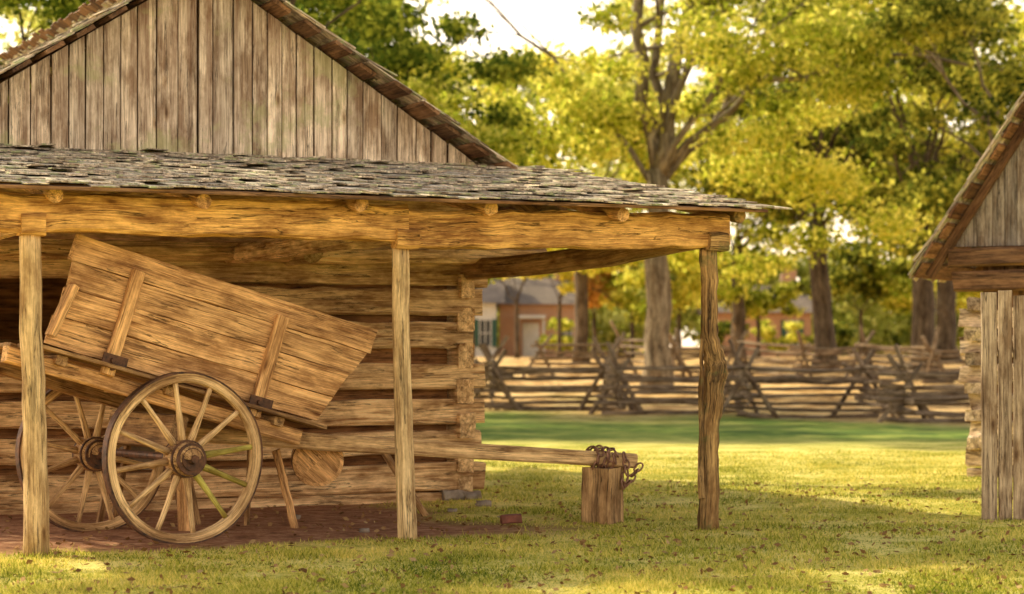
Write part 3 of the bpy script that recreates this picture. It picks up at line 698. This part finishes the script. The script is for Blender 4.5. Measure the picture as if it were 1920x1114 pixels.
for i,(x,y) in enumerate(((2.3,96),(9.4,95),(12.1,97),(14.6,96))):
    tree(x,y,.05,.5,1.1,(1.0,.8,.7),9,.5,1600,.18,'ld' if i%2 else 'ly','trunkd','low bushy shrub in front of the brick house',nl=4,name='garden_shrub')
def wood_mass():
    cl=[]
    for i in range(320):
        y=random.uniform(112,150); x=random.uniform(-.27,.27)*y*1.05
        z=random.uniform(2.2,27); cl.append((V((x,y,z)),random.uniform(1.2,2.9)))
    for i in range(100):
        y=random.uniform(108,125); x=random.uniform(-.1,.27)*y*1.05; cl.append((V((x,y,random.uniform(2,6))),random.uniform(1.5,2.6)))
    def ho(c,r):
        px=960+c.x/c.y*4000; py=660-(c.z-1.45)/c.y*4000; rp=r/c.y*4000*.7
        return (895-rp<px<1082+rp and py-rp*.55<98) or (985-rp*.5<px<1030+rp*.5 and 285-rp*.3<py<325+rp*.3)
    cl=[c for c in cl if not ho(*c)]
    quads('distant_wood',leafquads(crown_points(cl,100000),.46),'lfar',None,kind='stuff',label='hazy yellow-green woodland beyond the houses')
wood_mass()
# ---------------------------------------------------------------- houses
def house(x0,x1,y,h,label,wins,mat='brick',sh=True):
    z=gz((x0+x1)/2,y)-.5; e=empty('brick_house' if mat=='brick' else 'clapboard_house',((x0+x1)/2,y,z),label=label,category='house')
    mb=MB(); mb.hexa([(x0,y,z),(x1,y,z),(x1,y+7,z),(x0,y+7,z)],[(x0,y,z+h),(x1,y,z+h),(x1,y+7,z+h),(x0,y+7,z+h)]); mb.build('wall',mat,e)
    mb=MB(); mb.hexa([(x0-.4,y-.4,z+h),(x1+.4,y-.4,z+h),(x1+.4,y+7.4,z+h),(x0-.4,y+7.4,z+h)],[(x0-.4,y+3.4,z+h+1.4),(x1+.4,y+3.4,z+h+1.4),(x1+.4,y+3.6,z+h+1.4),(x0-.4,y+3.6,z+h+1.4)]); rf=mb.build('roof','roofd',e)
    mb=MB(); mb.hexa([(x1-1,y+3,z+h+1),(x1-.3,y+3,z+h+1),(x1-.3,y+4,z+h+1),(x1-1,y+4,z+h+1)],[(x1-1,y+3,z+h+2.2),(x1-.3,y+3,z+h+2.2),(x1-.3,y+4,z+h+2.2),(x1-1,y+4,z+h+2.2)]); mb.build('chimney',mat,rf)
    for wx in wins:
        mb=MB(); mb.beam((wx,y-.03,z+1.0),(wx,y-.03,z+2.2),.5,.06,up=(0,1,0),ch=0.05); wn=mb.build('window','glass',e)
        mb=MB()
        for dx in (-.26,0,.26): mb.beam((wx+dx,y-.08,z+.96),(wx+dx,y-.08,z+2.24),.045,.05,up=(0,1,0))
        for zz in (.98,1.6,2.22): mb.beam((wx-.28,y-.09,z+zz),(wx+.28,y-.09,z+zz),.05,.045)
        mb.build('frame','white',wn)
        for sg in ((-1,1) if sh else ()):
            mb=MB(); mb.beam((wx+sg*.42,y-.05,z+.96),(wx+sg*.42,y-.05,z+2.24),.22,.05,up=(0,1,0)); mb.build('shutter','green',e)
    return e,z
house(-5.5,-.75,100,3.0,'white clapboard house with green shutters beyond the fence',[-1.25],'white')
e,z=house(-.6,3.1,102,3.0,'red brick house with white door and porch',[2.6],sh=False)
mb=MB(); mb.beam((.9,101.95,z),(.9,101.95,z+2.1),.8,.1,up=(0,1,0)); mb.build('door','white',e)
mb=MB()
for dx in (-.6,.6): mb.beam((.9+dx,101.3,z),(.9+dx,101.3,z+2.3),.12,.12,up=(0,1,0))
mb.beam((.2,101.5,z+2.38),(1.6,101.5,z+2.38),1.0,.16); mb.build('porch','white',e)
house(9.8,14.3,102,2.6,'low red brick house half hidden by trees',[13.4])
